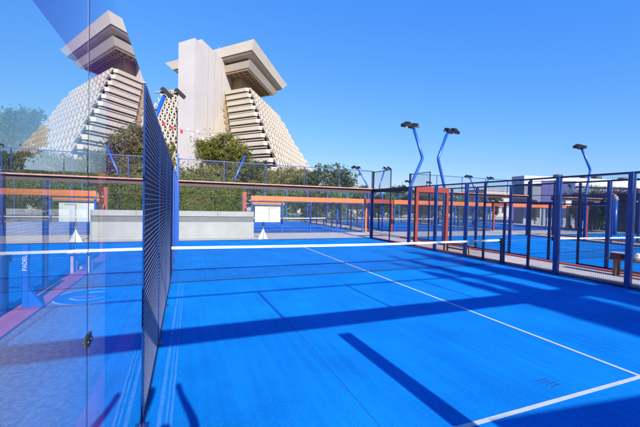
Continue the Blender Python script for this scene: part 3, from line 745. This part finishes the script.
# ridge of the stepped front: K(z)
def K(z):
    t = 6.5-(45.1-z)*1.02
    p = Vector((16.2,120.1))+bis*(t-6.5); return p
zk = [45.1-2.95*k for k in range(16)]
def qd(z, s, t): p = K(z)+va*s+vb*t; return (p.x,p.y)
wl = lambda z: 11.6+(45.1-z)*.10
for k, z in enumerate(zk):
    zt, zb2 = z, z-1.25
    w = wl(z)
    # parapet slab with rounded nose at the ridge
    MB().prism([qd(z,1.4,0),qd(z,30,0),qd(z,30,w),qd(z,0,w),qd(z,0,1.4)], zb2, zt).build('balcony', M['hlat'], H)
    MB().prism([qd(z,.5,.35),qd(z,3,.35),qd(z,3,w),qd(z,.35,w),qd(z,.35,.5)], zb2-.78, zb2-.5).build('handrail', M['hlat'], H)
    # recessed storey behind
    z0 = z-2.95
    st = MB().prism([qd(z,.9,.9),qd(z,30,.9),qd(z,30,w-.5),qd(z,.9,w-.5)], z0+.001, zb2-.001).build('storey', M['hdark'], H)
    for j in range(5):
        t = 3+j*2.0
        if t+1.2 < w-1 and k < 12: b = MB(); p, q = qd(z,.86,t), qd(z,.86,t+1.2); p2, q2 = qd(z,.89,t), qd(z,.89,t+1.2); b.prism([p,q,q2,p2], z0+.25, zb2-.1); b.build('window', M['hglass'], st)
    # stepped cream end bay at the left of the balconies
    MB().prism([qd(z,1.2,w+.05),qd(z,14,w+.05),qd(z,14,w+2.6),qd(z,1.2,w+2.6)], z-2.6, z-.35).build('end_bay', M['htan'], H)
# latticed slopes
def lattice(name, smax, flip, zs, s_from=1.2, module=2.9, th=.5, off=.8):
    """zig-zag screen on the 45 degree slope; flip False: along va (right slope), True: along vb (left slope)"""
    b = MB(); bk = MB()
    P = (lambda z, s, d=0.: (*qd(z-0, s, d), z)) if not flip else (lambda z, s, d=0.: (*qd(z-0, d, s), z))
    for k in range(len(zs)-1):
        za, zb_ = zs[k], zs[k+1]
        sm = smax(zb_); s0 = s_from(za) if callable(s_from) else s_from
        b.bar(P(za,s0), P(za,smax(za)), th, th*1.1)
        s = s0+(.5*module if k % 2 else 0)
        while s < sm:
            p, q, t = P(za,s), P(zb_,s+module/2), P(za,s+module)
            b.bar(p, q, th, th); b.bar(q, t, th, th)
            s += module
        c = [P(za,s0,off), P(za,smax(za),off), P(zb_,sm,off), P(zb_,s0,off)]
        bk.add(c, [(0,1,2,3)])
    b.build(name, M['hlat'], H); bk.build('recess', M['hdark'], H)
def interp(tab):
    def f(z):
        for (z1,s1),(z2,s2) in zip(tab, tab[1:]):
            if z1 >= z >= z2: return s1+(s2-s1)*(z1-z)/(z1-z2)
        return tab[-1][1] if z < tab[-1][0] else tab[0][1]
    return f
smR = interp([(46,26),(43,37),(41,44),(28,53),(16,75),(0,104)])
lattice('lattice_screen', smR, False, zk, 1.3, 3.4, .34, .45)
MB().prism([ab(16,15),ab(34,15),ab(34,24),ab(16,24)], 40, 47.6).build('plant_room', M['hwhite'], H)
zk2 = [51.5-2.95*k for k in range(18)]
smL = interp([(52,43),(44,53),(36,61),(20,76),(0,96)])
lattice('lattice_screen', smL, True, zk2, lambda z: 27.)
b = MB()
for s in (-1,1): pass
# hotel core filling the pyramid behind the slopes
b = MB(); z1 = 44.5
b.add([(*qd(44.5,3.2,3.2),44.5),(*qd(44.5,40,3.2),44.5),(*qd(44.5,40,50),44.5),(*qd(44.5,3.2,50),44.5),(*qd(0,3.2,3.2),0),(*qd(0,98,3.2),0),(*qd(0,98,90),0),(*qd(0,3.2,90),0)],
      [(0,1,2,3),(7,6,5,4),(4,5,1,0),(5,6,2,1),(6,7,3,2),(7,4,0,3)]); b.build('core', M['hcream'], H)
# bunting in front of the hotel
o = thing('bunting', 'string of small red and white flags hanging before the hotel tower', 'flags', (0,60,0))
fl = [(-10.4,16.6,0),(-9.0,16.1,0),(-7.6,15.5,0),(-6.0,15.0,0),(-4.9,15.5,1),(-4.1,14.7,1),(-3.2,15.3,1),(-2.3,14.1,1),(-1.4,14.3,1),(-.4,14.9,1)]
b = MB(); b.tube([(-14,0,19.0)]+[(x,0,z+.35) for x,z,_ in fl[:4]]+[(-4.5,.02,15.3),(-2.5,0,14.9),(2,0,15.6)], .03, 5); b.build('cord', M['stripe'], o)
for x, z, c in fl:
    s = .72 if c == 0 else .5
    MB().add([(x-.35*s,0,z+.3),(x+.35*s,.04,z+.35),(x+.3*s,.16,z-.55*s),(x-.25*s,.1,z-.35*s),(x-.35*s,.03,z+.3),(x+.35*s,.07,z+.35),(x+.3*s,.19,z-.55*s),(x-.25*s,.13,z-.35*s)],
             [(0,3,2,1),(4,5,6,7),(0,1,5,4),(1,2,6,5),(2,3,7,6),(3,0,4,7)]).build('flag', M['redflag' if c == 0 else 'whiteflag'], o)

# ------------------------------------------------------------------ things behind the camera that throw the shadows on the court
o = thing('garden_wall', 'pale garden wall behind the near end of the court', 'wall', (-2.3, -11.0, 0))
MB().prism([(0,0),(16,-1.9),(16,-2.15),(0,-.25)], 0, 2.2).build('wall_face', M['planter'], o)
o = thing('info_post', 'square blue post standing just behind the near end wall', 'post', (-2.62, -9.95, 0))  # added out of view to cast the broad straight shadow
MB().bev(-.11,.11,-.11,.11,0,2.83,.015).build('column', M['blue'], o); MB().box(-.16,.16,-.16,.16,.004,.03).build('base_plate', M['blue'], o)
def person(label, loc, J, edges, rads, clothes, rz=0):
    o = thing('person', label, 'person', loc, None, rz)
    me = bpy.data.meshes.new('body'); names = list(J)
    me.from_pydata([J[k] for k in names], [(names.index(a), names.index(b)) for a, b in edges], [])
    bo = bpy.data.objects.new('body', me); COL.objects.link(bo)
    sk_ = bo.modifiers.new('skin', 'SKIN'); sk_.use_smooth_shade = True
    bo.modifiers.new('sub', 'SUBSURF').levels = 1
    lay = me.skin_vertices[0].data
    for i, k in enumerate(names): lay[i].radius = (rads[k], rads[k]); lay[i].use_root = (k == 'pelvis')
    bpy.context.view_layer.update()
    m2 = bpy.data.meshes.new_from_object(bo.evaluated_get(bpy.context.evaluated_depsgraph_get()))
    bpy.data.objects.remove(bo); m2.materials.clear(); m2.materials.append(M[clothes])
    b2 = bpy.data.objects.new('body', m2); COL.objects.link(b2); b2.parent = o
    return o
J = dict(pelvis=(0,0,.95), waist=(0,-.01,1.12), chest=(0,0,1.32), neck=(0,0,1.50), chin=(0,.03,1.57), head=(0,.02,1.66), crown=(0,.0,1.75),
         shl=(-.19,0,1.44), ell=(-.25,.04,1.70), wrl=(-.14,.08,1.96), hal=(-.12,.08,2.08), shr=(.19,0,1.44), elr=(.25,.04,1.70), wrr=(.14,.08,1.96), har=(.12,.08,2.08),
         hil=(-.10,0,.88), knl=(-.12,.02,.48), anl=(-.12,-.02,.08), tol=(-.12,.14,.03), hir=(.10,0,.88), knr=(.12,.02,.48), anr=(.12,-.02,.08), tor=(.12,.14,.03))
Ed = [('pelvis','waist'),('waist','chest'),('chest','neck'),('neck','chin'),('chin','head'),('head','crown'),('chest','shl'),('shl','ell'),('ell','wrl'),('wrl','hal'),('chest','shr'),('shr','elr'),('elr','wrr'),('wrr','har'),
      ('pelvis','hil'),('hil','knl'),('knl','anl'),('anl','tol'),('pelvis','hir'),('hir','knr'),('knr','anr'),('anr','tor')]
Rd = dict(pelvis=.14, waist=.13, chest=.15, neck=.055, chin=.07, head=.09, crown=.05, shl=.065, ell=.045, wrl=.032, hal=.038, shr=.065, elr=.045, wrr=.032, har=.038,
          hil=.09, knl=.06, anl=.045, tol=.04, hir=.09, knr=.06, anr=.045, tor=.04)
person('person in dark clothes standing with both arms raised at the near glass wall', (-5.17,-9.18,0), J, Ed, Rd, 'cloth')
for i, (x, y, h, w) in enumerate([(2.95,-29,13.1,.3),(3.85,-30,14.5,.5),(5.45,-30,15.7,.55),(6.95,-29,14.2,.5)]):
    tree('slim columnar cypress in the row far behind the camera', x, y, h, w, h*.47, 'leaf2', 90+i, 'cypress_tree', 200, 64, .23, .12, 5, group='cypress row behind the near end', spread=.3, hollow=.0)

# ------------------------------------------------------------------ light, sky, camera
sun_dir = Vector((.04, -1, .505)).normalized()
sl = bpy.data.lights.new('sun', 'SUN'); sl.energy = 5.0; sl.angle = R(.5); sl.color = (1, .955, .88)
so = bpy.data.objects.new('sun', sl); COL.objects.link(so); so.rotation_euler = (-sun_dir).to_track_quat('-Z', 'Y').to_euler(); so.location = (0,-40,40)
W = bpy.data.worlds.new('World'); S.world = W; W.use_nodes = True
N, L = W.node_tree.nodes, W.node_tree.links
sk = N.new('ShaderNodeTexSky'); sk.sky_type = 'NISHITA'; sk.sun_disc = False
sk.sun_elevation = math.asin(sun_dir.z); sk.sun_rotation = math.atan2(sun_dir.x, sun_dir.y)
sk.air_density = 1.0; sk.dust_density = .35; sk.ozone_density = 3.2; sk.altitude = 0
# daylight grading of the sky: each channel keeps the sky's own gradient, flattened and deepened towards azure
sp = N.new('ShaderNodeSeparateColor'); cb = N.new('ShaderNodeCombineColor')
L.new(sk.outputs[0], sp.inputs[0])
for i, (pw, g) in enumerate(((1.17,.385), (.675,1.048), (.09,4.35))):
    p_ = N.new('ShaderNodeMath'); p_.operation = 'POWER'; p_.inputs[1].default_value = pw
    q_ = N.new('ShaderNodeMath'); q_.operation = 'MULTIPLY'; q_.inputs[1].default_value = g
    L.new(sp.outputs[i], p_.inputs[0]); L.new(p_.outputs[0], q_.inputs[0]); L.new(q_.outputs[0], cb.inputs[i])
L.new(cb.outputs[0], N['Background'].inputs['Color'])
N['Background'].inputs['Strength'].default_value = .10

f, yaw, pitch, roll = 341.2, .3761, -.0259, .0221
cd = bpy.data.cameras.new('camera'); cd.sensor_width = 36; cd.lens = f/640*36; cd.clip_start = .05; cd.clip_end = 3000
co = bpy.data.objects.new('camera', cd); COL.objects.link(co)
F = Vector((math.sin(yaw)*math.cos(pitch), math.cos(yaw)*math.cos(pitch), math.sin(pitch)))
Rt = Vector((math.cos(yaw), -math.sin(yaw), 0)); Up = Rt.cross(F)
c_, s_ = math.cos(roll), math.sin(roll)
# picture rolled clockwise by `roll`
R2 = Rt*c_+Up*s_; U2 = Up*c_-Rt*s_
mw = Matrix((R2, U2, -F)).transposed().to_4x4(); mw.translation = Vector((-5.159,-8.996,1.9986))
co.matrix_world = mw
S.camera = co
S.view_settings.view_transform = 'Standard'; S.view_settings.look = 'None'; S.view_settings.exposure = 1.0; S.view_settings.gamma = 1
S.cycles.caustics_reflective = False; S.cycles.caustics_refractive = False
S.cycles.transparent_max_bounces = 24; S.cycles.max_bounces = 8
